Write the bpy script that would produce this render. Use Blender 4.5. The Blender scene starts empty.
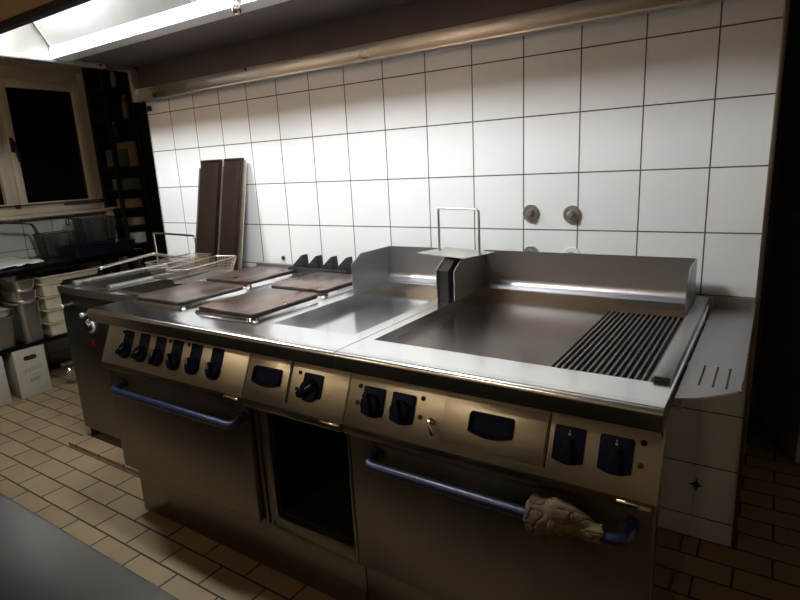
import bpy, bmesh, math, random
from mathutils import Vector, Matrix, noise
random.seed(7)
S = bpy.context.scene
COL = S.collection
R = math.radians

# ------------------------------------------------------------------ materials
def new_mat(name):
    m = bpy.data.materials.new(name); m.use_nodes = True
    nt = m.node_tree; b = nt.nodes['Principled BSDF']
    return m, nt, b

def mat(name, col, rough=.5, metal=0., var=0., vscale=8., rvar=0., bump=0., bscale=60., spec=.5, stretch=None, col2=None, lo=.2, hi=.8, detail=3.):
    """Principled surface with optional noise in colour, gloss and height."""
    m, nt, b = new_mat(name)
    b.inputs['Base Color'].default_value = (*col, 1)
    b.inputs['Roughness'].default_value = rough
    b.inputs['Metallic'].default_value = metal
    b.inputs['Specular IOR Level'].default_value = spec
    N = nt.nodes; L = nt.links
    if var or rvar or bump or col2:
        tc = N.new('ShaderNodeTexCoord'); mp = N.new('ShaderNodeMapping')
        if stretch: mp.inputs['Scale'].default_value = stretch
        L.new(tc.outputs['Object'], mp.inputs['Vector'])
        nz = N.new('ShaderNodeTexNoise'); nz.inputs['Scale'].default_value = vscale; nz.inputs['Detail'].default_value = detail
        L.new(mp.outputs[0], nz.inputs['Vector'])
        if var or col2:
            rp = N.new('ShaderNodeValToRGB')
            rp.color_ramp.elements[0].position = lo; rp.color_ramp.elements[1].position = hi
            c2 = col2 or tuple(c * (1 - var) for c in col)
            rp.color_ramp.elements[0].color = (*c2, 1); rp.color_ramp.elements[1].color = (*col, 1)
            L.new(nz.outputs['Fac'], rp.inputs['Fac']); L.new(rp.outputs['Color'], b.inputs['Base Color'])
        if rvar:
            mr = N.new('ShaderNodeMapRange'); mr.inputs['From Min'].default_value = .3; mr.inputs['From Max'].default_value = .7
            mr.inputs['To Min'].default_value = max(.02, rough - rvar); mr.inputs['To Max'].default_value = min(1, rough + rvar)
            L.new(nz.outputs['Fac'], mr.inputs['Value']); L.new(mr.outputs[0], b.inputs['Roughness'])
        if bump:
            n2 = N.new('ShaderNodeTexNoise'); n2.inputs['Scale'].default_value = bscale
            L.new(mp.outputs[0], n2.inputs['Vector'])
            bp = N.new('ShaderNodeBump'); bp.inputs['Strength'].default_value = bump; bp.inputs['Distance'].default_value = .002
            L.new(n2.outputs['Fac'], bp.inputs['Height']); L.new(bp.outputs[0], b.inputs['Normal'])
    return m

def tile_mat(name, c1, c2, grout, w, h, mortar, offset, phase, axes, rough, spec=.5, stain=.0, bump=.25):
    """Brick-texture tiling in object space; axes picks the two in-plane coordinates."""
    m, nt, b = new_mat(name); N = nt.nodes; L = nt.links
    tc = N.new('ShaderNodeTexCoord'); sp = N.new('ShaderNodeSeparateXYZ'); cb = N.new('ShaderNodeCombineXYZ')
    L.new(tc.outputs['Object'], sp.inputs[0])
    for i, a in enumerate(axes):
        ad = N.new('ShaderNodeMath'); ad.operation = 'ADD'; ad.inputs[1].default_value = phase[i]
        L.new(sp.outputs[a], ad.inputs[0]); L.new(ad.outputs[0], cb.inputs[i])
    bk = N.new('ShaderNodeTexBrick'); bk.offset = offset; bk.offset_frequency = 2; bk.squash = 1
    bk.inputs['Scale'].default_value = 1; bk.inputs['Brick Width'].default_value = w; bk.inputs['Row Height'].default_value = h
    bk.inputs['Mortar Size'].default_value = mortar; bk.inputs['Mortar Smooth'].default_value = .15; bk.inputs['Bias'].default_value = 0
    bk.inputs['Color1'].default_value = (*c1, 1); bk.inputs['Color2'].default_value = (*c2, 1); bk.inputs['Mortar'].default_value = (*grout, 1)
    L.new(cb.outputs[0], bk.inputs['Vector'])
    nz = N.new('ShaderNodeTexNoise'); nz.inputs['Scale'].default_value = 5; nz.inputs['Detail'].default_value = 6
    L.new(tc.outputs['Object'], nz.inputs['Vector'])
    mr = N.new('ShaderNodeMapRange'); mr.inputs['From Min'].default_value = .35; mr.inputs['From Max'].default_value = .65
    mr.inputs['To Min'].default_value = 1 - stain; mr.inputs['To Max'].default_value = 1
    L.new(nz.outputs['Fac'], mr.inputs['Value'])
    mx = N.new('ShaderNodeMix'); mx.data_type = 'RGBA'; mx.blend_type = 'MULTIPLY'; mx.inputs['Factor'].default_value = 1
    L.new(bk.outputs['Color'], mx.inputs[6]); L.new(mr.outputs[0], mx.inputs[7]); L.new(mx.outputs[2], b.inputs['Base Color'])
    r2 = N.new('ShaderNodeMapRange'); r2.inputs['To Min'].default_value = rough; r2.inputs['To Max'].default_value = .85
    L.new(bk.outputs['Fac'], r2.inputs['Value']); L.new(r2.outputs[0], b.inputs['Roughness'])
    bp = N.new('ShaderNodeBump'); bp.invert = True; bp.inputs['Strength'].default_value = bump; bp.inputs['Distance'].default_value = .002
    L.new(bk.outputs['Fac'], bp.inputs['Height']); L.new(bp.outputs[0], b.inputs['Normal'])
    b.inputs['Specular IOR Level'].default_value = spec
    return m

def emit(name, col, strength):
    m, nt, b = new_mat(name)
    b.inputs['Base Color'].default_value = (.8, .8, .8, 1)
    b.inputs['Emission Color'].default_value = (*col, 1); b.inputs['Emission Strength'].default_value = strength
    return m

M = {}
M['steel']   = mat('polished_stainless', (.90, .905, .91), .18, 1, var=.04, vscale=9, rvar=.025)
M['nose']    = mat('satin_edge_stainless', (.80, .80, .80), .19, 1, var=.04, vscale=9)
M['brushed'] = mat('brushed_stainless', (.80, .77, .70), .36, 1, var=.12, vscale=30, rvar=.06, stretch=(1, 1, 18))
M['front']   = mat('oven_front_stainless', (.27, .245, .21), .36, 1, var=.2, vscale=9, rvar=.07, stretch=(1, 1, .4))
M['hoodst']  = mat('hood_stainless', (.62, .60, .57), .33, 1, var=.1, vscale=6, rvar=.08)
M['fryerst'] = mat('dark_fryer_steel', (.13, .12, .105), .36, 1, var=.2, vscale=6)
M['soot']    = mat('sooty_hood_sheet', (.16, .13, .125), .5, .6, var=.25, vscale=5)
M['lip']     = mat('lip_sheet', (.72, .73, .73), .45, .3, var=.05, vscale=9)
M['filter']  = mat('grease_filter_sheet', (.46, .47, .46), .5, .3, var=.1, vscale=9)
M['painted'] = mat('brown_hood_front', (.33, .21, .13), .5, .2, var=.15, vscale=4)
M['splash']  = mat('splash_stainless', (.47, .46, .465), .37, 1, var=.05, vscale=4)
M['chrome']  = mat('chrome', (.82, .82, .82), .1, 1, var=.03, vscale=20)
M['wire']    = mat('basket_wire', (.62, .58, .52), .28, 1, var=.3, vscale=60)
M['dwire']   = mat('dark_basket_wire', (.05, .046, .042), .5, .5, var=.3, vscale=60)
M['plate']   = mat('cast_hot_plate', (.33, .30, .285), .3, .9, vscale=5, col2=(.22, .095, .055), rvar=.04, lo=.36, hi=.62, stretch=(2.2, 1, 1), detail=2.)
M['griddle'] = mat('seasoned_griddle', (.22, .195, .18), .24, .95, vscale=3.2, col2=(.085, .058, .046), rvar=.05, lo=.25, hi=.75, detail=2.)
M['polish']  = mat('polished_end_panel', (.50, .47, .43), .07, 1, var=.1, vscale=3)
M['mirror']  = mat('bright_griddle', (.76, .80, .82), .16, 1, var=.04, vscale=6, rvar=.03)
M['rib']     = mat('rib_steel', (.20, .195, .19), .36, .9, var=.2, vscale=30)
M['grease_and_shade']  = mat('burnt_grease_and_mouth_shade', (.018, .016, .015), .6, 0, var=.4, vscale=30)
M['black']   = mat('black_plastic', (.012, .012, .013), .45, 0, var=.3, vscale=20)
M['cast']    = mat('black_iron', (.02, .02, .021), .55, .3, var=.3, vscale=20)
M['dark']    = mat('dark_interior', (.02, .018, .016), .6, .4, var=.3, vscale=6)
M['navy']    = mat('navy_plastic', (.012, .019, .07), .45, 0, var=.2, vscale=15, spec=.12)
M['blue']    = mat('blue_handle', (.016, .021, .065), .32, 0, var=.2, vscale=9)
M['white']   = mat('white_plastic', (.75, .74, .7), .4, 0, var=.08, vscale=20)
M['red']     = mat('red_rocker', (.17, .008, .006), .45, 0, var=.1, vscale=20)
M['amber']   = mat('amber_lens', (.22, .06, .02), .3, 0, var=.2, vscale=20)
M['green']   = mat('green_lens', (.012, .02, .014), .2, 0, var=.2, vscale=20)
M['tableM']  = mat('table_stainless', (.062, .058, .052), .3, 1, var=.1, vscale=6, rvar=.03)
M['cover']   = mat('browned_cover_steel', (.085, .063, .05), .38, .85, vscale=3, col2=(.055, .036, .026), rvar=.06, stretch=(3, 1, 1))
M['cream']   = mat('cream_plastic', (.52, .46, .32), .5, 0, var=.12, vscale=9)
M['carton']  = mat('cream_carton', (.40, .36, .28), .8, 0, var=.12, vscale=7)
M['ink']     = mat('faded_print', (.25, .21, .17), .8, 0, var=.25, vscale=60)
M['frame']   = mat('cream_window_paint', (.80, .69, .52), .5, 0, var=.18, vscale=7)
M['paper']   = mat('white_paper', (.74, .76, .68), .8, 0, var=.12, vscale=25, bump=.6, bscale=90)
M['food']    = mat('dark_brown_food', (.085, .04, .025), .5, 0, var=.5, vscale=40, bump=1., bscale=70)
M['rag']     = mat('soiled_rag', (.15, .107, .05), .9, 0, vscale=16, lo=.35, hi=.62, col2=(.055, .03, .012), bump=.6, bscale=160)
M['plaster'] = mat('dull_plaster', (.55, .47, .36), .85, 0, var=.15, vscale=4)
M['warmwall']= mat('warm_wall', (.66, .55, .40), .7, 0, var=.1, vscale=2)
M['ceil']    = mat('ceiling_paint', (.20, .175, .15), .85, 0, var=.1, vscale=2)
M['darkwall']= mat('corridor_paint_and_shade', (.055, .05, .045), .6, 0, var=.2, vscale=3)
M['doorp']   = mat('dark_grey_door', (.40, .38, .35), .5, 0, var=.2, vscale=4)
M['label']   = mat('dull_bottle', (.42, .38, .32), .5, 0, var=.2, vscale=20)
M['yellow']  = mat('ochre_carton', (.50, .36, .17), .7, 0, var=.2, vscale=10)
M['greyc']   = mat('grey_carton', (.20, .19, .17), .7, 0, var=.25, vscale=10)
M['navytub'] = mat('navy_enamel', (.006, .007, .014), .35, 0, var=.3, vscale=10)
M['oil']     = mat('dark_oil', (.02, .012, .006), .06, 0, var=.2, vscale=4)
M['tile']    = tile_mat('white_wall_tile', (.80, .80, .785), (.765, .77, .76), (.085, .065, .05), .2, .2, .0024, 0, (0, -.083 + .2*0 + .0), ('X', 'Z'), .12, .5, .03)
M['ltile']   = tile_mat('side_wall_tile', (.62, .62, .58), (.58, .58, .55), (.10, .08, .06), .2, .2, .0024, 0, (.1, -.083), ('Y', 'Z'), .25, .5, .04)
M['floor']   = tile_mat('quarry_floor_tile', (.32, .230, .130), (.27, .190, .105), (.035, .026, .018), .2145, .1055, .0042, .5, (.0235, .953), ('X', 'Y'), .42, .45, .16, .5)
M['glass']   = mat('night_window_glass', (.006, .006, .007), .04, 0, var=.2, vscale=2)
M['lamp']    = emit('hood_lamp_glow', (.87, .945, 1), 1)
M['room']    = emit('ceiling_lamp_glow', (1, .77, .50), 1)

# ------------------------------------------------------------------ mesh helpers
class B:
    """Collects shapes (world coordinates, or a local frame X) into one mesh."""
    def __init__(s, X=None): s.bm = bmesh.new(); s.X = X; s.k = 0
    def _add(s, t):
        for f in t.faces: f.material_index = s.k
        if s.X: bmesh.ops.transform(t, matrix=s.X, verts=t.verts)
        me = bpy.data.meshes.new('t'); t.to_mesh(me); t.free(); s.bm.from_mesh(me); bpy.data.meshes.remove(me); return s
    def box(s, x0, x1, y0, y1, z0, z1, bev=0, seg=2, rot=None):
        t = bmesh.new(); bmesh.ops.create_cube(t, size=1)
        mt = Matrix.Translation(((x0+x1)/2, (y0+y1)/2, (z0+z1)/2))
        if rot: mt = mt @ rot
        bmesh.ops.transform(t, matrix=mt @ Matrix.Diagonal((abs(x1-x0), abs(y1-y0), abs(z1-z0), 1)), verts=t.verts)
        if bev: bmesh.ops.bevel(t, geom=list(t.edges), offset=bev, segments=seg, profile=.5, affect='EDGES')
        return s._add(t)
    def prism(s, pts, ax, a, b, bev=0):
        """Extrude a 2-D outline along ax from a to b."""
        t = bmesh.new()
        def P(u, v, w): return {'x': (w, u, v), 'y': (u, w, v), 'z': (u, v, w)}[ax]
        lo = [t.verts.new(P(u, v, a)) for u, v in pts]; hi = [t.verts.new(P(u, v, b)) for u, v in pts]
        t.faces.new(lo[::-1]); t.faces.new(hi)
        n = len(pts)
        for i in range(n): t.faces.new((lo[i], lo[(i+1) % n], hi[(i+1) % n], hi[i]))
        bmesh.ops.recalc_face_normals(t, faces=t.faces)
        if bev:
            cap = [e for e in t.edges if all(v in hi for v in e.verts) or all(v in lo for v in e.verts)]
            bmesh.ops.bevel(t, geom=cap, offset=bev, segments=2, profile=.5, affect='EDGES')
        return s._add(t)
    def loft(s, rings, cap0=True, cap1=True, closed=False):
        t = bmesh.new(); vs = [[t.verts.new(p) for p in r] for r in rings]; n = len(rings[0]); m = len(vs)
        for j in range(m if closed else m - 1):
            a, b = vs[j], vs[(j+1) % m]
            for i in range(n): t.faces.new((a[i], a[(i+1) % n], b[(i+1) % n], b[i]))
        if not closed:
            if cap0: t.faces.new(vs[0][::-1])
            if cap1: t.faces.new(vs[-1])
        bmesh.ops.recalc_face_normals(t, faces=t.faces)
        return s._add(t)
    def tube(s, pts, r, n=8, closed=False):
        pts = [Vector(p) for p in pts]; rings = []; m = len(pts); up = None
        for i, p in enumerate(pts):
            if closed: d = (pts[(i+1) % m] - pts[i-1]).normalized()
            else: d = (pts[min(i+1, m-1)] - pts[max(i-1, 0)]).normalized()
            if up is None: up = d.orthogonal().normalized()
            up = (up - d * up.dot(d)).normalized(); sd = d.cross(up)
            rr = r[i] if isinstance(r, (list, tuple)) else r
            rings.append([p + (up*math.cos(2*math.pi*k/n) + sd*math.sin(2*math.pi*k/n))*rr for k in range(n)])
        return s.loft(rings, closed=closed)
    def cyl(s, p0, p1, r0, r1=None, n=24): return s.tube([p0, p1], [r0, r0 if r1 is None else r1], n)
    def lathe(s, c, prof, n=28, ax='z'):
        """Revolve (radius, height) pairs about an axis through c."""
        c = Vector(c); rings = []
        for r, h in prof:
            ring = []
            for k in range(n):
                a = 2*math.pi*k/n; u, v = r*math.cos(a), r*math.sin(a)
                ring.append(c + Vector({'z': (u, v, h), 'y': (u, h, v), 'x': (h, u, v)}[ax]))
            rings.append(ring)
        return s.loft(rings)
    def out(s, name, m, parent=None, loc=None, sharp=32):
        """Link the collected shapes as ONE mesh object."""
        base = Vector(loc) if loc is not None else (parent_base(parent) if parent else Vector((0, 0, 0)))
        bmesh.ops.translate(s.bm, vec=-base, verts=s.bm.verts)
        me = bpy.data.meshes.new(name); s.bm.to_mesh(me); s.bm.free()
        for p in me.polygons: p.use_smooth = True
        me.set_sharp_from_angle(angle=R(sharp))
        for q in (m if isinstance(m, (list, tuple)) else [m]): me.materials.append(M[q])
        o = bpy.data.objects.new(name, me); COL.objects.link(o)
        if parent: o.parent = parent; o['base'] = list(base)
        else: o.location = base; o['base'] = list(base)
        return o

def parent_base(p): return Vector(p['base'])
def thing(name, label, cat, loc, group=None):
    o = bpy.data.objects.new(name, None); COL.objects.link(o); o.location = loc; o['base'] = list(loc)
    o.empty_display_size = .05
    return tag(o, label, cat, group)
def tag(o, label, cat, group=None):
    o['label'] = label; o['category'] = cat
    if group: o['group'] = group
    return o
def struct(o): o['kind'] = 'structure'; return o
def lab(o, l): o['label'] = l; return o
def dup(root, loc, label, rot=None):
    r = root.copy(); COL.objects.link(r); r.location = loc; r['label'] = label
    if rot is not None: r.rotation_euler = rot
    for ch in list(root.children):
        c = ch.copy(); COL.objects.link(c); c.parent = r
        for g in list(ch.children):
            d = g.copy(); COL.objects.link(d); d.parent = c
    return r
def rrect(x0, x1, y0, y1, r, n=5):
    out = []
    for cx, cy, a0 in ((x1-r, y1-r, 0), (x0+r, y1-r, 90), (x0+r, y0+r, 180), (x1-r, y0+r, 270)):
        for i in range(n+1):
            a = R(a0 + 90*i/n); out.append((cx + r*math.cos(a), cy + r*math.sin(a)))
    return out
def ring3(pts, z): return [(u, v, z) for u, v in pts]
def arc_path(pts, r, n=5):
    """Polyline with its inner corners rounded."""
    pts = [Vector(p) for p in pts]; out = [pts[0]]
    for i in range(1, len(pts)-1):
        a, b, c = pts[i-1], pts[i], pts[i+1]
        d0 = (a-b).normalized(); d1 = (c-b).normalized(); k = min(r, (a-b).length*.49, (c-b).length*.49)
        p0, p1 = b + d0*k, b + d1*k
        for j in range(n+1):
            t = j/n; out.append(p0*(1-t)**2 + b*2*t*(1-t) + p1*t*t)
    out.append(pts[-1]); return out
def dshape(x0, x1, s0, s1, sag, r=.005, n=10):
    """Rectangle with rounded top corners and a bulging lower edge."""
    out = []
    for cx, cy, a0 in ((x1-r, s1-r, 0), (x0+r, s1-r, 90)):
        for i in range(4):
            a = R(a0 + 30*i); out.append((cx + r*math.cos(a), cy + r*math.sin(a)))
    for i in range(n+1):
        t = i/n; out.append((x0 + (x1-x0)*t, s0 + sag - sag*math.sin(math.pi*t)))
    return out

# ------------------------------------------------------------------ setting
# back wall: tiled slab; row lines of its tiling fall at z = 1.683 - .2 k, columns at x = .2 k
struct(B().box(-.205, 2.751, 0, .13, 0, 2.7).out('wall_back', 'tile'))
struct(B().box(-1.9, 4.1, -4.0, 1.6, -.05, 0).out('floor', 'floor'))
struct(B().box(-1.9, 4.1, -4.0, 1.6, 2.7, 2.75).out('ceiling', 'ceil'))
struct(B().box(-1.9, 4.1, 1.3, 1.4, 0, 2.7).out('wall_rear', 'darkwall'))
struct(B().box(-1.9, 4.1, -4.0, -3.9, 0, 2.7).out('wall_front', 'warmwall'))
struct(B().box(4.0, 4.1, -3.9, 1.3, 0, 2.7).out('wall_right', 'warmwall'))
# left wall round its window opening: tiled below the sill, plaster above
w = B()
w.k = 0; w.box(-1.82, -1.72, -3.9, .64, 0, 1.13); w.k = 2; w.box(-1.82, -1.72, .64, 1.3, 0, 2.7)  # far stretch beyond the rack: passage shade put into the wall colour
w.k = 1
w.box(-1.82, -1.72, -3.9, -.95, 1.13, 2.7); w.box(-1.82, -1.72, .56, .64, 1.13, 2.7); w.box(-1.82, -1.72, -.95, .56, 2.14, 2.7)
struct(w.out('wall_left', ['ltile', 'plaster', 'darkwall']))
# metal edge trim down the right end of the tiled wall
struct(B().box(2.7515, 2.764, -.006, .132, 0, 2.7, .002).out('trim_1', 'front'))
# low tiled plinth below the fryer
struct(B().box(-.20, .64, -.735, -.01, 0.0005, .022).out('trim_2', 'floor'))
# window: frame, mullion, two dark panes
XW = -1.715
fr = B()
def yz(y0, y1, z0, z1, x0=XW-.07, x1=XW, b=.006): fr.box(x0, x1, y0, y1, z0, z1, b)
yz(.47, .56, 1.13, 2.14); yz(-.95, -.86, 1.13, 2.14); yz(-.86, .47, 2.06, 2.14); yz(-.86, .47, 1.13, 1.175)
yz(-.125, -.09, 1.175, 2.06)
# the two sashes
for y0, y1 in ((-.089, .469), (-.859, -.126)):
    yz(y0, y0+.05, 1.176, 2.059, XW-.055, XW+.012); yz(y1-.05, y1, 1.176, 2.059, XW-.055, XW+.012)
    yz(y0+.05, y1-.05, 1.176, 1.21, XW-.055, XW+.012); yz(y0+.05, y1-.05, 2.0, 2.059, XW-.055, XW+.012)
win = struct(fr.out('window_1', 'frame'))
for y0, y1 in ((-.039, .419), (-.809, -.176)):
    B().box(XW-.035, XW-.028, y0, y1, 1.21, 2.0).out('pane', 'glass', win)
h = B(); h.box(XW+.012, XW+.022, -.085, -.06, 1.56, 1.66, .004)
h.tube(arc_path([(XW+.02, -.072, 1.63), (XW+.06, -.072, 1.63), (XW+.06, -.06, 1.50)], .02), .009)
lab(h.out('window_handle', 'cast', win), 'dark window handle')
struct(B().box(XW, XW+.075, -.98, .60, 1.105, 1.13, .005).out('trim_3', 'frame'))
struct(B().box(XW+.002, XW+.05, .505, .56, .84, 1.105, .005).out('trim_4', 'frame'))
cr_ = thing('curtain_rod', 'thin dark rail along the foot of the window', 'rail', (-1.695, -.2, 1.17))
b = B(); b.tube([(-1.688, -.84, 1.196), (-1.688, .53, 1.196)], .004, 8); b.tube([(-1.688, .20, 1.182), (-1.688, .53, 1.182)], .004, 8); b.out('rail', 'cast', cr_)
for yc in (-.115, .50): B().box(-1.703, -1.684, yc-.013, yc+.013, 1.176, 1.202, .002).out('rail_clip', 'cast', cr_)
# open dark door in the passage at the right
dl = B(); a = math.atan2(.47, -.165)
X = Matrix.Translation((2.945, .74, 0)) @ Matrix.Rotation(a, 4, 'Z')
d = B(X); d.box(0, .5, -.04, 0, .004, 2.05, .003)
door = struct(d.out('door_1', 'doorp'))
d = B(X); d.box(.03, .06, 0.0, .012, .98, 1.12, .004); d.tube(arc_path([(.045, .01, 1.06), (.045, .05, 1.06), (.15, .05, 1.06)], .015), .008)
d.out('door_handle', 'hoodst', door)

# ------------------------------------------------------------------ extractor hood
hd = thing('extractor_hood', 'long stainless extractor hood over the cooking line', 'extractor hood', (1.25, -.45, 1.93))
XL, XR = -.29, 3.0
b = B(); b.box(-.215, 2.742, -.03, -.001, 1.752, 1.82, .003); b.box(-.215, 2.742, -.012, -.001, 1.82, 1.93); b.box(-.215, 2.742, -.05, -.03, 1.752, 1.758)
b.out('rear_gutter', 'hoodst', hd)
B().box(-.244, -.2155, -.06, -.001, 1.75, 1.913, .004).out('gutter_end', 'hoodst', hd)
b = B(); b.box(-.245, 2.95, -.3545, -.012, 1.936, 1.945); b.box(-.2149, 2.742, -.0165, -.0125, 1.82, 1.936); b.out('plenum_sheet', 'soot', hd)
b = B(); b.prism([(-.355, 1.932), (-.438, 1.932), (-.440, 1.985), (-.432, 1.985), (-.430, 1.945), (-.355, 1.945)], 'x', XL+.02, XR-.02)
b.out('filter_lip', 'lip', hd)
# slanting filters, each a framed panel
nf = 3; x0 = XL + .03; wd = (XR - .03 - x0)/nf
ey, ez = -.262, .437
L = math.hypot(ey, ez); F = Matrix(((1, 0, 0, 0), (0, ey/L, -ez/L, -.436), (0, ez/L, ey/L, 1.985), (0, 0, 0, 1)))
for i in range(nf):
    f = B(F); u0, u1 = x0 + i*wd + .004, x0 + (i+1)*wd - .004
    f.box(u0, u1, -.004, L-.01, -.02, 0, .003)
    f.box(u0, u0+.012, .0, L, 0, .003, .001); f.box(u1-.012, u1, .0, L, 0, .003, .001)
    f.out('grease_filter', 'filter', hd)
b = B(); b.box(XL, XL+.012, -.955, -.001, 1.934, 2.45); b.box(XL-.004, XL+.045, -.92, -.002, 1.914, 1.933, .003)
b.out('end_panel', 'hoodst', hd)
b = B(); b.box(XR-.012, XR, -.955, -.001, 1.934, 2.45); b.out('end_panel', 'hoodst', hd)
b = B(); b.k = 0; b.box(XL, XR, -.955, -.94, 1.90, 2.45); b.k = 1; b.box(XL, XR, -.957, -.922, 1.876, 1.90, .003)
b.out('front_panel', ['painted', 'dark'], hd)
B().box(XL, XR, -.955, -.001, 2.45, 2.462).out('roof_sheet', 'hoodst', hd)
LAMPS = [(.10, 1.0), (1.40, .8)]
for lx, k in LAMPS:
    p = B().box(lx-.19, lx+.19, -.905, -.775, 2.405, 2.449, .006).out('hood_lamp', 'hoodst', hd)
    lp = B().box(lx-.17, lx+.17, -.895, -.785, 2.26, 2.405, .01).out('lamp_diffuser', 'lamp', p)
b = B(); b.lathe((1.085, -.452, 1.915), [(.001, -.018), (.012, -.016), (.017, -.006), (.017, .006), (.01, .014), (.008, .03), (.02, .032), (.02, .038), (.001, .038)], 20)
b.out('nozzle', 'chrome', hd)

# ------------------------------------------------------------------ cooking line
PB = Vector((0, -.932, .66)); V = Vector((0, .3939193, .91914503)); Nn = Vector((0, -.91914503, .3939193))
PX = Matrix(((1, 0, 0, 0), (0, V.y, Nn.y, PB.y), (0, V.z, Nn.z, PB.z), (0, 0, 0, 1)))   # control panel frame: x, up the panel, out of it
TOP = .87
def nose(x0, x1, yin, bd):
    bd.k = 0; bd.box(x0, x1, -.912, yin, .826, TOP)
    bd.k = 1; pr = [(-.912, .826), (-.912, TOP)]
    for i in range(8):
        a = R(90 - 90*i/7); pr.append((-.932 - .014*math.cos(a), TOP - .014 + .014*math.sin(a)))
    pr += [(-.946, .824), (-.925, .820), (-.925, .826)]
    bd.prism(pr, 'x', x0, x1); bd.k = 0
def handle(x0, x1, z, parent):
    p = arc_path([(x0, -.914, z+.012), (x0, -.968, z), (x1, -.968, z), (x1, -.914, z+.012)], .04, 7)
    h = B(); h.tube(p, .0135, 14); h.cyl((x0, -.914, z+.012), (x0, -.922, z+.011), .020); h.cyl((x1, -.914, z+.012), (x1, -.922, z+.011), .020)
    return lab(h.out('handle', 'blue', parent), 'blue bar handle')
def badge(x, parent):
    b = B(PX); b.box(x-.033, x+.033, -.014, -.004, -.002, .004, .0015); return lab(b.out('badge', 'chrome', parent), 'small chrome maker plate')
def lens(x, s, m, parent):
    b = B(PX); b.lathe((x, s, 0), [(.0062, -.001), (.0062, .003), (.004, .005), (.0005, .0055)], 14); return b.out('indicator_lamp', m, parent)
def small_knob(x, s, parent, ang):
    b = B(PX); b.prism(rrect(x-.025, x+.031, s+.014, s+.074, .003), 'z', 0, .003, .001)
    pl = b.out('dial_plate', 'navy', parent)
    b = B(PX); b.lathe((x, s, 0), [(.031, .0005), (.031, .008), (.028, .014), (.026, .016), (.001, .016)], 28)
    Q = PX @ Matrix.Translation((x, s, 0)) @ Matrix.Rotation(ang, 4, 'Z')
    k = b.out('control_knob', 'navy', parent)
    b = B(Q); b.box(-.008, .008, -.026, .026, .014, .028, .003); b.out('grip', 'navy', k)
    b = B(Q); b.box(-.0014, .0014, .004, .024, .0281, .0288); b.out('pointer', 'white', k)
def wide_knob(x0, x1, s0, s1, parent, round_k):
    b = B(PX); b.prism(dshape(x0, x1, s0, s1, .008), 'z', 0, .006, .002); k = b.out('control_knob', 'navy', parent)
    cx = (x0+x1)/2; cs = s0 + (s1-s0)*.42
    if round_k:
        b = B(PX); b.lathe((cx-.004, cs, 0), [(.029, .005), (.028, .014), (.025, .018), (.001, .018)], 28)
        Q = PX @ Matrix.Translation((cx-.004, cs, 0)) @ Matrix.Rotation(.35, 4, 'Z')
        b.X = Q; b.box(-.008, .008, -.027, .027, .016, .032, .003)
        b.out('grip', 'navy', k)
    else:
        b = B(PX); b.prism([(cx-.012, s0+.006), (cx+.014, s0+.006), (cx+.008, s1-.026), (cx-.006, s1-.026)], 'z', .004, .024, .004); b.out('grip', 'navy', k)
        b = B(PX); b.cyl((cx, s1-.016, .006), (cx, s1-.016, .0072), .0028, n=10); b.box(cx-.001, cx+.001, s1-.012, s1-.007, .006, .007); b.out('pointer', 'white', k)
def pull(x0, x1, s0, s1, h, parent):
    def sc(k, q): 
        P = dshape(x0, x1, s0, s1, .010, .006); cx, cs = (x0+x1)/2, (s0+s1)/2
        return [(cx + (u-cx)*k[0], cs + (v-cs)*k[1] + (.004 if q < h+.006 else 0), q) for u, v in P]
    b = B(PX); b.loft([sc((1, 1), h), sc((1, 1), h+.007), sc((.97, .95), h+.010), sc((.9, .82), h+.010), sc((.86, .74), h+.001)], cap0=True, cap1=True)
    return lab(b.out('recessed_pull', 'navy', parent), 'navy recessed pull')

# --- left unit: four plates, plain griddle, oven and open niche
cr = thing('cooking_range', 'stainless four-plate range with six knobs, oven and open niche', 'range', (1.245, -.48, 0))
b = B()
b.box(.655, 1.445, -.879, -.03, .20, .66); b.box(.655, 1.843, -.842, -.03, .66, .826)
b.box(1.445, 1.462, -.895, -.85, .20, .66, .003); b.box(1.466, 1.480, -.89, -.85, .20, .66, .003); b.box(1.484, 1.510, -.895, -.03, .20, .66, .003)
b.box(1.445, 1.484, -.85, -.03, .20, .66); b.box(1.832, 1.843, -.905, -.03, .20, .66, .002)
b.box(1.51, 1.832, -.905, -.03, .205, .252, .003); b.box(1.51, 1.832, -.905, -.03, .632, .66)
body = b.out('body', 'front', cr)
b = B(); b.box(1.5105, 1.5145, -.88, -.10, .2525, .631); b.box(1.5145, 1.828, -.11, -.10, .2525, .631); b.box(1.828, 1.8315, -.88, -.10, .2525, .631); b.box(1.5145, 1.828, -.88, -.11, .2525, .255); b.box(1.5145, 1.828, -.88, -.11, .628, .631)
lab(b.out('niche_lining', 'dark', cr), 'black lining of the open niche')
B().box(.685, 1.843, -.877, -.05, .001, .20, .002).out('plinth', 'front', cr)
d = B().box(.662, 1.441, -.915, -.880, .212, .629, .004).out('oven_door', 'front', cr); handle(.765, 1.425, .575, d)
b = B(); nose(.645, 1.8433, -.80, b)
b.box(.645, 1.478, -.80, -.03, .826, TOP); b.box(1.80, 1.8438, -.80, -.03, .826, TOP); b.box(1.478, 1.80, -.125, -.03, .826, TOP)
ct = b.out('countertop', ['steel', 'nose'], cr)
b = B(); b.box(1.4785, 1.7995, -.7995, -.1255, .826, .836); lab(b.out('griddle_plate', 'mirror', cr), 'smooth bright griddle plate')
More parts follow.
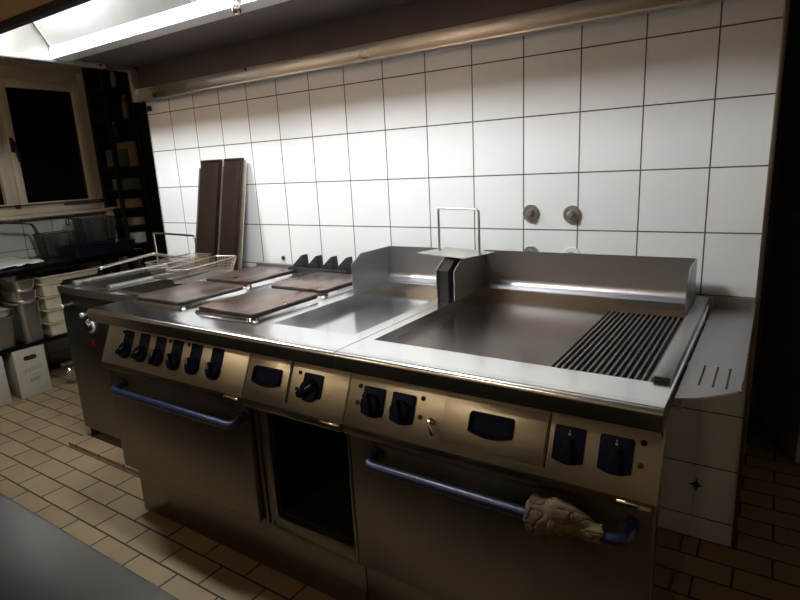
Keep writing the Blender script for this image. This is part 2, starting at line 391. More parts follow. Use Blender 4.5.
def hot_plate(x0, x1, y0, y1):
    b = B(); b.loft([ring3(rrect(x0-.014, x1+.014, y0-.014, y1+.014, .03), TOP+.0003), ring3(rrect(x0-.010, x1+.010, y0-.010, y1+.010, .028), TOP+.008), ring3(rrect(x0-.003, x1+.003, y0-.003, y1+.003, .024), TOP+.010), ring3(rrect(x0+.01, x1-.01, y0+.01, y1-.01, .02), TOP+.010)])
    rim = b.out('hot_plate', 'chrome', cr)
    b = B(); b.prism(rrect(x0-.001, x1+.001, y0-.001, y1+.001, .022), 'z', TOP+.0101, TOP+.0155); b.out('plate_skirt', 'cast', rim)
    b = B(); b.prism(rrect(x0, x1, y0, y1, .02), 'z', TOP+.0156, TOP+.021, .002); lab(b.out('plate_top', 'plate', rim), 'browned cast plate top')
hot_plate(.705, .99, -.785, -.475); hot_plate(1.108, 1.392, -.805, -.475); hot_plate(.655, .935, -.415, -.105); hot_plate(1.083, 1.372, -.43, -.125)
# control panel of the plates: six knobs
b = B(PX); b.box(.655, 1.443, 0, .152, -.012, 0, .0015); cp = b.out('control_panel', 'brushed', cr)
b = B(); b.box(.655, 1.443, -.934, -.88, .634, .662, .005); b.out('panel_rail', 'front', cr)
for x, a_ in zip((.797, .896, .992, 1.088, 1.190, 1.297), (-1.0, -1.0, -.2, .5, .3, .4)): small_knob(x, .062, cp, a_)
for x, m_ in ((.764, 'green'), (1.045, 'amber'), (1.148, 'green')): lens(x, .128, m_, cp)
badge(1.40, cp)
# control panel of the plain griddle
b = B(PX); b.box(1.447, 1.843, 0, .152, -.012, 0, .0015); cp = b.out('control_panel', 'brushed', cr)
b = B(); b.box(1.447, 1.843, -.934, -.88, .634, .662, .005); b.out('panel_rail', 'front', cr)
b = B(PX); b.box(1.462, 1.627, .020, .140, .0003, .005, .0015); df = b.out('drawer_front', 'brushed', cp); pull(1.484, 1.599, .050, .106, .005, df)
b = B(PX); b.box(1.629, 1.6325, .018, .142, -.0005, .0008); b.out('panel_gap', 'cast', cp)
b = B(PX); b.prism(rrect(1.682, 1.754, .05, .118, .005), 'z', 0, .004, .001); b.out('dial_plate', 'navy', cp)
b = B(PX); b.lathe((1.714, .070, 0), [(.034, .0005), (.034, .010), (.030, .017), (.001, .017)], 28); k = b.out('control_knob', 'navy', cp)
Q = PX @ Matrix.Translation((1.714, .070, 0)) @ Matrix.Rotation(-.9, 4, 'Z')
B(Q).box(-.009, .009, -.031, .031, .015, .034, .003).out('grip', 'navy', k); B(Q).box(-.0013, .0013, .006, .029, .0341, .0348).out('pointer', 'white', k)
lens(1.664, .114, 'green', cp); lens(1.661, .066, 'amber', cp); badge(1.80, cp)
# splash guard of the plain griddle
def wing_pts(yf=-.315): return [(-.058, .868), (-.058, 1.008), (yf+.06, 1.008), (yf, .972), (yf, .871)]
def splash(x0, x1, xl, xr, parent, yr=-.315):
    b = B()
    pr = [(-.056, .871), (-.056, 1.010), (-.060, 1.010), (-.060, .905)]
    for i in range(1, 6): 
        a = R(18*i); pr.append((-.060 - .030*(1-math.cos(a)), .905 - .030*math.sin(a)))
    pr += [(-.095, .871)]
    b.prism(pr, 'x', x0, x1); b.out('splash_back', 'splash', parent)
    B().prism(wing_pts(), 'x', xl-.004, xl).out('splash_wing', 'splash', parent)
    B().prism(wing_pts(yr), 'x', xr, xr+.004).out('splash_wing', 'splash', parent)
splash(1.425, 1.798, 1.425, 1.798, cr)
B().prism([(-.062, .8705), (-.062, 1.004), (-.252, 1.004), (-.308, .970), (-.308, .8705)], 'x', 1.8030, 1.8435).out('wing_gap_shade', 'dark', cr)  # dark block added to stand for the shade in the wing gap
B().box(.60, 1.418, -.055, -.03, .8705, .897, .003).out('rear_rail', 'splash', cr)

# --- right unit: seasoned griddle with a ribbed part, oven, side shelf
gr = thing('griddle_range', 'stainless griddle unit with ribbed hot plate and large oven, right end of the line', 'range', (2.245, -.48, 0))
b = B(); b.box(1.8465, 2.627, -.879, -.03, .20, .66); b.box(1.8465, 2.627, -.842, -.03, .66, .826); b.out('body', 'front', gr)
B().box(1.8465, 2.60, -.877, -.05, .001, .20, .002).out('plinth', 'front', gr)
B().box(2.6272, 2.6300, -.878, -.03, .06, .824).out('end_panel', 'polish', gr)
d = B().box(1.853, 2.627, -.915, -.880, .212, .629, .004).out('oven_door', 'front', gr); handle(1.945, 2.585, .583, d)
b = B(); nose(1.8465, 2.636, -.81, b)
b.box(1.8465, 1.878, -.81, -.03, .826, TOP); b.box(2.595, 2.636, -.81, -.03, .826, TOP); b.box(1.878, 2.595, -.10, -.03, .826, TOP)
b.out('countertop', ['steel', 'nose'], gr)
b = B(); b.box(1.8785, 2.352, -.8095, -.1005, .826, .839); b.box(2.352, 2.5945, -.8095, -.745, .826, .839); b.box(2.352, 2.5945, -.150, -.1005, .826, .839)
lab(b.out('griddle_plate', 'griddle', gr), 'brown seasoned griddle plate')
# ribs: black grooves between flat steel crests
b = B(); n = 16; p = (2.5945-2.352)/n
for i in range(n):
    xa = 2.352 + i*p
    b.k = 1; b.box(xa, xa+p*.55, -.745, -.150, .826, .8285)
    b.k = 0; b.prism([(xa+p*.52, .827), (xa+p*.60, .841), (xa+p*.95, .841), (xa+p*1.0, .827)], 'y', -.745, -.150)
    b.k = 0; b.box(xa+p*.55, xa+p, -.745, -.150, .826, .828)
lab(b.out('ribbed_plate', ['rib', 'grease_and_shade'], gr), 'ribbed part with black grooves')
splash(1.872, 2.586, 1.872, 2.586, gr, -.26)
b = B(); b.box(2.594, 2.629, -.80, -.02, .8795, .882, .001); b.box(2.594, 2.5965, -.80, -.02, .8705, .8795); b.box(2.6265, 2.629, -.80, -.02, .8705, .8795)
dc = b.out('drip_channel', 'splash', gr)
B().box(2.597, 2.626, -.799, -.06, .8705, .8793).out('channel_mouth_shade', 'grease_and_shade', dc)  # black block stands for the shade inside the open channel end
b = B(PX); b.box(1.8465, 2.633, 0, .152, -.012, 0, .0015); cp = b.out('control_panel', 'brushed', gr)
b = B(); b.box(1.8465, 2.633, -.934, -.88, .634, .662, .005); b.out('panel_rail', 'front', gr)
wide_knob(1.899, 1.966, .036, .116, cp, True); wide_knob(1.991, 2.060, .036, .116, cp, True)
wide_knob(2.417, 2.484, .038, .119, cp, False); wide_knob(2.513, 2.581, .040, .119, cp, False)
for x, s, m_ in ((1.884, .112, 'green'), (1.882, .067, 'amber'), (2.080, .113, 'green'), (2.079, .066, 'amber'), (2.597, .116, 'green'), (2.596, .070, 'amber')): lens(x, s, m_, cp)
b = B(PX); b.lathe((2.112, .062, 0), [(.010, 0), (.010, .004), (.006, .008), (.006, .016), (.001, .017)], 16)
Q = PX @ Matrix.Translation((2.114, .062, .014)) @ Matrix.Rotation(.5, 4, 'Z')
b.X = Q; b.box(-.005, .007, -.036, .006, 0, .009, .004); lab(b.out('ignition_lever', 'chrome', cp), 'small metal lever')
b = B(PX); b.box(2.145, 2.401, .022, .134, .0003, .006, .0015); df = b.out('drawer_front', 'brushed', cp); pull(2.216, 2.326, .052, .106, .006, df)
b = B(PX); b.box(2.4025, 2.406, .02, .14, -.0005, .0008); b.out('panel_gap', 'cast', cp)
badge(2.592, cp)
# side shelf hung on the right end, three slots near its front corner
b = B(); z0, z1 = .846, .850
xs0, xs1 = 2.640, 2.754
slots = [2.674, 2.700, 2.725]; sw = .0022; sy0, sy1 = -.735, -.60
b.box(xs0, xs1, sy1, -.012, z0, z1)
prev = xs0
for sx in slots: b.box(prev, sx-sw, sy0, sy1, z0, z1); prev = sx+sw
b.box(prev, xs1, sy0, sy1, z0, z1)
b.prism([(xs0, sy0), (xs0, -.826), (2.662, -.818), (2.680, -.806), (2.698, -.790), (2.715, -.772), (2.730, -.755), (2.742, -.740), (2.746, sy0)], 'z', z0, z1)
b.box(2.751, xs1, -.73, -.012, z1, .870); b.box(xs0, 2.751, -.018, -.012, z1, .885); b.box(xs0, 2.651, -.80, -.012, .815, z0)
b.out('side_shelf', 'splash', gr)
for ya in (-.60, -.20): B().box(2.6305, 2.640, ya, ya+.04, .80, .842, .002).out('shelf_bracket', 'front', gr)

# --- fryer left of the range, standing further back
df = thing('deep_fryer', 'dark stainless twin fryer at the left end of the line, set back', 'deep fryer', (.225, -.34, .022))
b = B(); b.box(-.19, .638, -.645, -.03, .075, .80, .003); b.out('body', 'fryerst', df)
b = B()
for x0, x1, y0, y1 in ((-.192, .640, -.648, -.60), (-.192, .640, -.14, -.03), (-.192, -.07, -.60, -.14), (.19, .255, -.60, -.14), (.53, .640, -.60, -.14)): b.box(x0, x1, y0, y1, .800, .836)
b.out('top_deck', 'steel', df)
for x0, x1 in ((-.07, .19), (.255, .53)):
    b = B(); b.box(x0, x0+.003, -.60, -.14, .7, .842); b.box(x1-.003, x1, -.60, -.14, .7, .842); b.box(x0+.003, x1-.003, -.60, -.597, .7, .842); b.box(x0+.003, x1-.003, -.143, -.14, .7, .842); b.box(x0+.003, x1-.003, -.597, -.143, .70, .703)
    wl = b.out('frying_well', 'front', df)
    B().box(x0+.0035, x1-.0035, -.5965, -.1435, .7035, .775).out('oil', 'oil', wl)
for xa in (-.085, .225):
    B().tube([(xa, -.62, .852), (xa, -.10, .852)], .015, 12).out('well_rim', 'hoodst', df)
for xf, yf in ((-.16, -.615), (.60, -.615), (-.16, -.07), (.60, -.07)):
    B().cyl((xf, yf, .0225), (xf, yf, .075), .020, .016, 16).out('foot', 'cast', df)
b = B(); b.lathe((-.088, -.645, .748), [(.018, 0), (.018, -.006), (.013, -.010), (.013, -.03), (.016, -.034), (.016, -.044), (.001, -.045)], 20, 'y'); lab(b.out('tap_knob', 'black', df), 'black tap knob')
b = B(); b.lathe((-.088, -.690, .748), [(.013, 0), (.013, -.006), (.001, -.007)], 18, 'y'); b.out('knob_cap', 'white', df)
b = B(); b.lathe((0.0, -.645, .705), [(.012, 0), (.012, -.012), (.001, -.013)], 16, 'y'); b.out('signal_lamp', 'white', df)
b = B(); b.loft([[(.057+r*math.cos(2*math.pi*k/28), y, .656+r*math.sin(2*math.pi*k/28)) for k in range(28)] for r, y in ((.036, -.645), (.036, -.650), (.033, -.653), (.023, -.653), (.021, -.650))]); dl = b.out('thermostat_dial', 'white', df)
b = B(); b.lathe((.057, -.650, .656), [(.021, 0), (.020, -.014), (.018, -.018), (.001, -.018)], 24, 'y'); b.out('dial_knob', 'black', dl)
b = B(); b.box(.028, .066, -.651, -.645, .552, .588, .002); lab(b.out('rocker_switch', 'red', df), 'red rocker switch')
lab(B().tube(arc_path([(-.235+.06, -.09, .836), (-.18, -.09, 1.035), (.19, -.09, 1.026), (.19, -.09, .836)], .02), .006, 8).out('basket_rail', 'chrome', df), 'thin upright basket rail')
B().box(-.188, .60, -.075, -.045, .836, .872, .003).out('rear_ledge', 'splash', df)

# ------------------------------------------------------------------ things on the cooking line
def basket_mesh(w, d, h, wire, frame, parent, tp=.82, step=.012, q=.0009):
    """Wire basket: base at z 0, open top; w along x, d along y."""
    def rr(k, z): return [Vector((u*k, v*k, z)) for u, v in rrect(-w/2, w/2, -d/2, d/2, .018, 4)]
    b = B(); b.tube(rr(1, h), .0030, 6, True); b.out('basket_frame', frame, parent, loc=(0, 0, 0))
    b = B(); b.tube(rr(tp, 0), .0025, 6, True)
    def bar(p0, p1): b.tube([p0, p1], q, 3)
    nx, ny, nz = int(w/step), int(d/step), int(h/step)
    for i in range(1, nx):
        x = -w/2 + w*i/nx
        for sy in (-1, 1): bar((x, sy*d/2, h), (x*tp, sy*d/2*tp, 0))
        bar((x*tp, -d/2*tp, 0), (x*tp, d/2*tp, 0))
    for i in range(1, ny):
        y = -d/2 + d*i/ny
        for sx in (-1, 1): bar((sx*w/2, y, h), (sx*w/2*tp, y*tp, 0))
        bar((-w/2*tp, y*tp, 0), (w/2*tp, y*tp, 0))
    for j in range(1, nz):
        k = tp + (1-tp)*j/nz; b.tube(rr(k, h*j/nz), q, 3, True)
    b.out('basket_mesh', wire, parent, loc=(0, 0, 0))
def basket(name, label, loc, w, d, h, wire, frame, hpath, rot, group, step=.012, hr=.004):
    t = thing(name, label, 'fry basket', loc, group); t['base'] = [0, 0, 0]
    basket_mesh(w, d, h, wire, frame, t, step=step, q=.0015 if wire == 'dwire' else .0010)
    B().tube(arc_path(hpath, .02), hr, 8).out('basket_handle', frame, t, loc=(0, 0, 0))
    t.rotation_euler = rot; return t
G = 'wire fry baskets lying on the fryer'
basket('fry_basket', 'bright wire fry basket at the fryer edge, beside the front left hot plate', (.555, -.335, .8735), .13, .38, .068, 'wire', 'wire',
       [(-.02, -.19, .066), (-.02, -.235, .075), (.02, -.235, .075), (.02, -.19, .066)], (0, 0, R(15)), G)
basket('fry_basket', 'bright wire fry basket over the left well with its long handle raised', (.37, -.33, .8735), .14, .30, .078, 'wire', 'wire',
       [(-.07, .03, .076), (-.20, .02, .090), (-.205, -.27, .072), (-.23, -.27, .072), (-.225, .045, .090), (-.07, .055, .076)], (0, 0, R(8)), G, hr=.0055)
# two tall browned covers leaning on the tiles
def cover(x0, x1, label, flange):
    t = thing('fryer_cover', label, 'cover', ((x0+x1)/2, -.13, .872), 'tall steel covers leaning on the tiled wall')
    zb, zt, yb, yt = .8735, 1.412, -.150, -.032
    def q(z): return yb + (yt-yb)*(z-zb)/(zt-zb)
    def sheet(name, xa, xb, dy, z1, m, th=.003):
        b = B(); b.prism([(q(zb)+dy, zb), (q(z1)+dy, z1), (q(z1)+dy+th, z1), (q(zb)+dy+th, zb)], 'x', xa, xb); return b.out(name, m, t)
    sheet('face', x0, x1, 0, zt, 'cover'); 
    b = B(); b.prism([(q(zb), zb), (q(zt), zt), (q(zt)+.022, zt), (q(zb)+.022, zb)], 'x', x0, x0+.002); b.prism([(q(zb), zb), (q(zt), zt), (q(zt)+.022, zt), (q(zb)+.022, zb)], 'x', x1-.002, x1); b.out('side_fold', 'cover', t)
    sheet('flange', x0-.036, x0+.002, .018, zt-.035, 'soot')
    if flange: lab(sheet('flange', x1-.002, x1+.026, .018, zt-.012, 'brushed'), 'steel flange in a lighter tone for its lit side')  # light falling on the right flange is put into its paler steel
    b = B(); b.box(x0-.001, x1+.001, q(zt)-.004, q(zt)+.022, zt-.012, zt+.003, .002); b.out('top_fold', 'cover', t)
cover(.245, .388, 'tall brown steel cover leaning on the tiles, left of the pair', False)
cover(.425, .548, 'tall brown steel cover with a right flange toned as lit, right of the pair', True)
# black saw-toothed vent behind the rear right plate
fv = thing('flue_vent', 'black flue vent with four saw teeth behind the rear right hot plate', 'vent', (1.06, -.075, TOP))
B().box(.885, 1.235, -.118, -.058, TOP+.0003, .900, .004).out('base', 'cast', fv)
for xp in (.962, 1.050, 1.140, 1.226):
    B().prism([(xp-.072, .8985), (xp-.004, .956), (xp+.004, .956), (xp+.008, .8985)], 'y', -.100, -.062, .002).out('tooth', 'cast', fv)
# lid with a bent-rod handle lying on the splash guard
ld = thing('well_lid', 'thin steel lid with a tall bent rod handle, resting on the splash guard', 'lid', (1.79, -.165, 1.0105))
LX = Matrix.Translation((1.797, -.166, 1.0105)) @ Matrix.Rotation(R(-16), 4, 'Z')
b = B(LX); b.box(-.122, .122, -.082, .082, 0, .003, .001); b.out('lid_sheet', 'hoodst', ld)
b = B(LX); b.tube(arc_path([(-.092, .012, .003), (-.092, .012, .163), (.110, .012, .163), (.110, .012, .003)], .016), .0045, 10); b.cyl((-.092, .012, .003), (-.092, .012, .007), .008, n=12); b.cyl((.110, .012, .003), (.110, .012, .007), .008, n=12)
b.out('lid_handle', 'hoodst', ld)
# rag on the oven handle: folded cloth draped over the bar
t = bmesh.new(); nu, nv = 90, 60
def ragp(u, v):
    # u along the bar, v round the bar from the front hem over the top to the back hem
    w = 1 - u
    a = R(-75 + 235*v); d = Vector((0, -math.cos(a), math.sin(a)))
    rad = .0150 + .022*w**.9 + .007*math.sin(math.pi*min(1, u*1.4))
    n1 = noise.noise(Vector((u*2.6, v*2.2, 1.3))); n2 = noise.noise(Vector((u*5+v*3, v*4-u*2, 4.1)))
    c1 = abs(math.sin(7*u + 5.5*v + 4*n1)); c2 = abs(noise.noise(Vector((u*7-v*4, v*6+u*3, 8.8))))
    p = Vector((2.382 + .158*u + .010*n2, -.966, .588)) + d*(rad + .012*n1 + .005*n2 + .0045*math.sin(9*u + 3*v + 3*n1) - .006*max(0, .12-c2)/.12)
    if u < .08: p += d*(-.03*(1-u/.08)**2)
    p.y = min(p.y, -.922); return p
vs = [[t.verts.new(ragp(i/nu, j/nv)) for j in range(nv+1)] for i in range(nu+1)]
for i in range(nu):
    for j in range(nv): t.faces.new((vs[i][j], vs[i+1][j], vs[i+1][j+1], vs[i][j+1]))
b = B(); b._add(t); rg = b.out('kitchen_rag', 'rag', loc=(2.46, -.968, .583), sharp=80)
sm = rg.modifiers.new('thick', 'SOLIDIFY'); sm.thickness = .004; sm.offset = 1
tag(rg, 'crumpled soiled cloth rag wrapped round the right oven handle', 'rag')

# ------------------------------------------------------------------ fittings on the tiled wall
for x, z, l in ((2.029, 1.144, 'round grey pipe cap on the tiles, upper left of the four'), (2.180, 1.140, 'round grey pipe cap on the tiles, upper right of the four'),
                (2.030, .992, 'pipe cap half hidden by the splash guard, lower left'), (2.182, .992, 'pale pipe cap half hidden by the splash guard, lower right')):
    t = thing('pipe_cap', l, 'pipe cap', (x, -.001, z), 'pipe caps on the tiled wall')
    b = B(); b.lathe((x, 0, z), [(.031, -.0005), (.031, -.006), (.029, -.008), (.001, -.008)], 28, 'y'); b.out('flange', 'splash' if x < 2.1 or z > 1.1 else 'white', t)
    b = B(); b.lathe((x, 0, z), [(.016, -.008), (.016, -.013), (.011, -.013), (.011, -.022), (.009, -.024), (.001, -.024)], 20, 'y'); b.out('cap', 'splash', t)
for p, l in (((.745, .918), 'small black plug in the tiles left of the saw-toothed vent'), ((1.235, .925), 'small black plug in the tiles right of the saw-toothed vent')):
    b = B(); b.lathe((p[0], 0, p[1]), [(.011, -.001), (.011, -.006), (.006, -.010), (.001, -.010)], 16, 'y'); tag(b.out('wall_plug', 'black', loc=(p[0], 0, p[1])), l, 'wall plug')
st = []
for k in range(16):
    a = 2*math.pi*k/16; r = .024 if k % 4 == 0 else (.009 if k % 2 == 0 else .0085); st.append((2.632 + r*math.cos(a), .205 + 1.25*r*math.sin(a)))
tag(B().prism(st, 'y', -.0016, -.0004).out('tile_hole', 'black', loc=(2.632, -.001, .205)), 'black star-shaped hole broken in the low tiles below the side shelf', 'hole')
cl = thing('cable_clip', 'tiny white and black clip at the top left corner of the tiled wall', 'clip', (-.17, -.001, 1.735))
B().box(-.182, -.158, -.014, -.0005, 1.728, 1.748, .003).out('clip', 'white', cl); B().box(-.184, -.156, -.016, -.0005, 1.700, 1.7275, .003).out('cable_end', 'black', cl)

# ------------------------------------------------------------------ left worktop and what stands on and under it
wk = thing('worktop_table', 'steel worktop with an undershelf along the window wall', 'worktop', (-1.42, -.55, 0))
B().box(-1.712, -1.15, -1.9, .465, .795, .83, .004).out('worktop', 'tableM', wk)
B().box(-1.70, -1.15, -1.88, .45, .322, .350, .004).out('undershelf', 'tableM', wk)
for x, y in ((-1.19, .42), (-1.67, .42), (-1.19, -1.84), (-1.67, -1.84), (-1.67, -.7)): B().box(x-.018, x+.018, y-.018, y+.018, .001, .795, .003).out('leg', 'front', wk)
# paper
t = bmesh.new(); n = 26
def pp(i, j):
    u, v = i/n, j/n; x = -1.68 + .50*u; y = -.90 + .66*v
    e = .012*math.sin(j*1.9)*(i == n) ; z = .8335 + .022*abs(noise.noise(Vector((u*6, v*8, 2)))) + .02*max(0, noise.noise(Vector((u*12, v*14, 7)))) + .014
    if i in (0, n) or j in (0, n): z -= .010*random.random()
    return (x + e, y, z)
vs = [[t.verts.new(pp(i, j)) for j in range(n+1)] for i in range(n+1)]
for i in range(n):
    for j in range(n): t.faces.new((vs[i][j], vs[i+1][j], vs[i+1][j+1], vs[i][j+1]))
b = B(); b._add(t); o = b.out('paper_sheet', 'paper', loc=(-1.4, -.47, .831), sharp=80)
s_ = o.modifiers.new('thick', 'SOLIDIFY'); s_.thickness = .006; s_.offset = -1
tag(o, 'crinkled white paper spread on the worktop by the window', 'paper')
G2 = 'dark fry baskets under the window'
basket('fry_basket', 'dark wire fry basket under the window, with a long raised handle', (-1.53, .03, .835), .17, .25, .16, 'dwire', 'dwire',
       [(-.01, -.125, .16), (-.01, -.15, .235), (.0, -.50, .29), (.02, -.50, .29), (.02, -.15, .235), (.02, -.125, .16)], (0, 0, 0), G2, .009, .005)
basket('fry_basket', 'taller dark wire fry basket beside the rack, right of the long-handled one', (-1.56, .335, .835), .17, .26, .235, 'dwire', 'dwire',
       [(-.02, -.13, .235), (-.02, -.20, .25), (-.02, -.20, .20), (.02, -.20, .20), (.02, -.20, .25), (.02, -.13, .235)], (0, 0, 0), G2, .009, .005)
nt_ = thing('oven_tray', 'dark navy tub on the worktop in front of the dark baskets', 'tub', (-1.32, .2, .8305))
b = B(); b.loft([ring3(rrect(-1.43, -1.21, -.02, .42, .03), .8305), ring3(rrect(-1.44, -1.20, -.03, .43, .03), .90), ring3(rrect(-1.45, -1.19, -.04, .44, .03), .902), ring3(rrect(-1.435, -1.205, -.025, .425, .03), .9), ring3(rrect(-1.425, -1.215, -.015, .415, .03), .835)])
b.out('tub', 'navytub', nt_)
# stack of cream containers with a shallow tray on top
def tub(name, x0, x1, y0, y1, z0, z1, m, label, cat, group, wall=.004, r=.018, lip=.008):
    t = thing(name, label, cat, ((x0+x1)/2, (y0+y1)/2, z0), group)
    b = B(); g = .010
    b.loft([ring3(rrect(x0+g, x1-g, y0+g, y1-g, r), z0), ring3(rrect(x0, x1, y0, y1, r), z1-.008), ring3(rrect(x0-lip, x1+lip, y0-lip, y1+lip, r), z1-.007), ring3(rrect(x0-lip, x1+lip, y0-lip, y1+lip, r), z1),
            ring3(rrect(x0+wall, x1-wall, y0+wall, y1-wall, r), z1), ring3(rrect(x0+g+wall, x1-g-wall, y0+g+wall, y1-g-wall, r), z0+.005)])
    b.out('container', m, t); return t
zz = .3505
names = ['cream plastic container at the bottom of the stack on the undershelf', 'cream plastic container second from the bottom of the stack', 'cream plastic container third from the bottom, just under the topmost', 'cream plastic container right below the shallow food tray']
for k in range(4):
    tub('food_container', -1.42, -1.165, -.292, -.165, zz + .0885*k, zz + .0885*k + .086, 'cream', names[k], 'container', 'cream containers stacked on the undershelf')
tr = tub('food_tray', -1.43, -1.165, -.296, .10, .7050, .748, 'cream', 'shallow cream tray of dark brown food on top of the container stack', 'tray', None)
b = B(); t = bmesh.new(); n = 24
vs = [[t.verts.new((-1.412 + .23*i/n, -.279 + .361*j/n, .7225 + .016*abs(noise.noise(Vector((i*.5, j*.6, 3)))))) for j in range(n+1)] for i in range(n+1)]
for i in range(n):
    for j in range(n): t.faces.new((vs[i][j], vs[i+1][j], vs[i+1][j+1], vs[i][j+1]))
b._add(t); o = b.out('tray_contents', 'food', tr, sharp=80); o['kind'] = 'stuff'; lab(o, 'dark brown food')
# steel pans
def pan(x0, x1, y0, y1, z0, z1, l): return tub('steel_pan', x0, x1, y0, y1, z0, z1, 'brushed', l, 'pan', 'steel pans on the undershelf', .003, .03, .010)
pan(-1.40, -1.165, -.452, -.320, .3505, .605, 'deep steel pan on the undershelf beside the cream containers')
pan(-1.40, -1.165, -.452, -.320, .6060, .680, 'shallow steel pan standing on the deep steel pan')
pan(-1.40, -1.165, -.452, -.320, .6810, .752, 'shallow steel pan topmost above the deep steel pan')
pan(-1.42, -1.165, -.640, -.490, .3505, .545, 'steel pan at the left edge of the photo, left of the deep pan')
pan(-1.42, -1.165, -.640, -.490, .5460, .585, 'shallow steel pan on top of the pan at the left edge')
# cartons with a hand hole and faded print
def carton(y0, y1, zt, label, x1=-1.145):
    x0 = -1.48; t = thing('carton', label, 'box', ((x0+x1)/2, (y0+y1)/2, .001), 'cream cartons under the worktop')
    B().box(x0, x1, y0, y1, .001, zt, .003).out('box', 'carton', t)
    yc = (y0+y1)/2
    b = B(); b.prism(rrect(yc-.038, yc+.038, zt-.075, zt-.045, .012), 'x', x1-.001, x1+.0008); b.out('hand_hole', 'black', t)
    b = B(); f = x1+.0006
    for k in range(5):
        y = yc-.05+.024*k; b.tube([(f, y+.010*math.cos(a*.9), .172+.004*k+.013*math.sin(a*.9)) for a in range(8)], .0016, 4)
    b.box(x1, f+.0006, yc-.012, yc+.022, .138, .144)
    for k in range(4): b.box(x1, f+.0006, yc-.024+.016*k, yc-.013+.016*k, .096+.002*k, .118+.002*k)
    lab(b.out('printed_mark', 'ink', t), 'faded printed mark')
carton(-.548, -.362, .318, 'cream carton with a hand hole under the worktop, nearer the fryer')
carton(-.79, -.605, .312, 'cream carton under the worktop at the left edge of the photo')
vl = thing('valve', 'small silver valve in the dark between the cartons and fryer', 'valve', (-1.1, -.2, .001))
b = B(); b.cyl((-1.1, -.2, .001), (-1.1, -.2, .13), .012, n=12); b.tube(arc_path([(-1.1, -.2, .12), (-1.1, -.2, .16), (-1.1, -.30, .16)], .02), .012, 10); b.out('pipe', 'hoodst', vl)
b = B(); b.lathe((-1.1, -.255, .105), [(.02, -.02), (.026, -.012), (.026, .012), (.02, .02), (.001, .02)], 14); b.cyl((-1.1, -.255, .10), (-1.1, -.2, .10), .008, n=8); b.out('valve_body', 'chrome', vl)

# ------------------------------------------------------------------ rack at the far left with bottles and cartons
rk = thing('storage_rack', 'dark storage rack in the corner beyond the window', 'rack', (-1.58, .64, 0))
RX0, RX1, RY0, RY1 = -1.69, -1.47, .525, .755
for x in (RX0, RX1):
    for y in (RY0, RY1): B().box(x-.014, x+.014, y-.014, y+.014, .001, 2.25, .002).out('post', 'dark', rk)
SH = [.84, .98, 1.12, 1.26, 1.44, 1.66, 1.80, 2.02]
B().box(RX0-.012, RX0-.006, RY0+.015, RY1-.015, .84, 2.24).out('back_shade', 'dark', rk)  # dark sheet added behind the shelves in place of shade
for z in SH: B().box(RX0, RX1, RY0+.015, RY1-.015, z-.02, z, .002).out('shelf', 'dark', rk)
def bottle(x, y, z, r, h, m, l):
    b = B(); b.lathe((x, y, z+.0008), [(r*.9, 0), (r, .006), (r, h*.6), (r*.75, h*.72), (r*.35, h*.82), (r*.35, h*.93)], 18); t = tag(b.out('bottle', m, loc=(x, y, z)), l, 'bottle', 'bottles on the corner rack')
    c = B(); c.cyl((x, y, z+h*.93), (x, y, z+h), r*.42, n=14); c.out('cap', 'white', t)
def carton_small(x0, x1, y0, y1, z, h, m, l, cat='box', name='food_carton'):
    t = B().box(x0, x1, y0, y1, z+.0008, z+h, .003).out(name, m, loc=((x0+x1)/2, (y0+y1)/2, z)); tag(t, l, cat, 'packets on the corner rack')
bottle(-1.50, .69, 1.80, .024, .17, 'label', 'pale bottle on an upper shelf of the corner rack')
bottle(-1.50, .63, 2.02, .022, .15, 'label', 'pale bottle on the top shelf of the corner rack')
carton_small(-1.64, -1.475, .655, .72, 1.44, .19, 'yellow', 'ochre carton standing on the middle shelf of the corner rack')
carton_small(-1.64, -1.48, .555, .645, 1.44, .13, 'greyc', 'dark grey carton left of the ochre carton on the rack')
carton_small(-1.64, -1.48, .57, .71, 1.26, .09, 'greyc', 'dark grey carton on the shelf below the ochre carton')
carton_small(-1.64, -1.48, .58, .70, 1.12, .07, 'yellow', 'small ochre packet on the third lowest shelf of the rack')
carton_small(-1.64, -1.48, .60, .70, .98, .06, 'label', 'flat pale packet on the second lowest shelf of the rack')
carton_small(-1.62, -1.48, .61, .69, .84, .08, 'white', 'white packet on the lowest visible shelf of the rack')
bottle(-1.51, .58, 1.66, .028, .11, 'greyc', 'dull bottle on the shelf above the ochre carton')

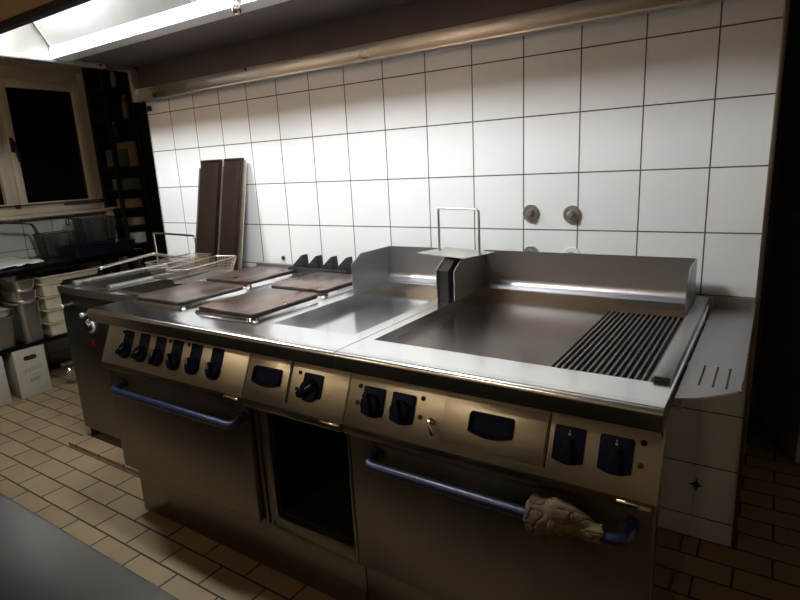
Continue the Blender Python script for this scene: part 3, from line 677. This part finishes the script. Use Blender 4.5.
# ------------------------------------------------------------------ steel table in the foreground
tb = thing('prep_table', 'dull steel prep table in the near left foreground', 'table', (1.9, -2.05, 0))
b = B(); b.box(-.60, 2.62, -2.55, -1.705, .835, .870, .004); b.out('table_top', 'tableM', tb)
B().box(-.52, 2.54, -2.49, -1.80, .10, .834, .003).out('dark_blocker', 'dark', tb)  # unseen dark block added under the stretched table to darken reflections in the range
for x, y in ((-.55, -1.76), (2.57, -1.76), (-.55, -2.5), (2.57, -2.5)): B().box(x-.02, x+.02, y-.02, y+.02, .001, .835, .003).out('leg', 'front', tb)

# ------------------------------------------------------------------ lamp in the room behind the camera
rl = thing('ceiling_lamp', 'warm ceiling lamp near the far front left corner of the room', 'lamp', (-.3, -3.5, 2.699))
B().box(-.6, .0, -3.6, -3.36, 2.655, 2.699, .005).out('housing', 'white', rl)
B().box(-.57, -.03, -3.57, -3.39, 2.60, 2.655, .003).out('diffuser', 'room', rl)

dup(rl, (1.3, -2.75, 2.699), 'added warm fill lamp over the aisle behind the prep table')  # unseen second lamp, added to warm the shaded floor near the plinth
for o in bpy.data.objects:
    if 'base' in o: del o['base']
HOOD_E, ROOM_E = 138., 19.
def strength(m, v): M[m].node_tree.nodes['Principled BSDF'].inputs['Emission Strength'].default_value = v
strength('lamp', HOOD_E); strength('room', ROOM_E)
wd_ = bpy.data.worlds.new('World'); S.world = wd_; wd_.use_nodes = True
wd_.node_tree.nodes['Background'].inputs['Color'].default_value = (.01, .011, .013, 1); wd_.node_tree.nodes['Background'].inputs['Strength'].default_value = .3

# ------------------------------------------------------------------ camera
cam = bpy.data.cameras.new('Camera'); co = bpy.data.objects.new('Camera', cam); COL.objects.link(co)
r_ = Vector((.83678388, .54533095, -.04906009)); dn = Vector((.08559504, -.21878733, -.97201111)); fw = Vector((-.54080147, .80916392, -.22975534))
C_ = Vector((2.77596277, -2.01283082, 1.33308801))
co.matrix_world = Matrix(((r_.x, -dn.x, -fw.x, C_.x), (r_.y, -dn.y, -fw.y, C_.y), (r_.z, -dn.z, -fw.z, C_.z), (0, 0, 0, 1)))
cam.sensor_width = 36; cam.sensor_fit = 'HORIZONTAL'; cam.lens = 36*564.3298/800; cam.clip_start = .02
S.camera = co
S.view_settings.view_transform = 'Standard'; S.view_settings.look = 'None'; S.view_settings.gamma = 1; S.view_settings.use_curve_mapping = False
S.view_settings.exposure = 0
S.cycles.use_denoising = True
S.cycles.max_bounces = 10; S.cycles.sample_clamp_indirect = 6
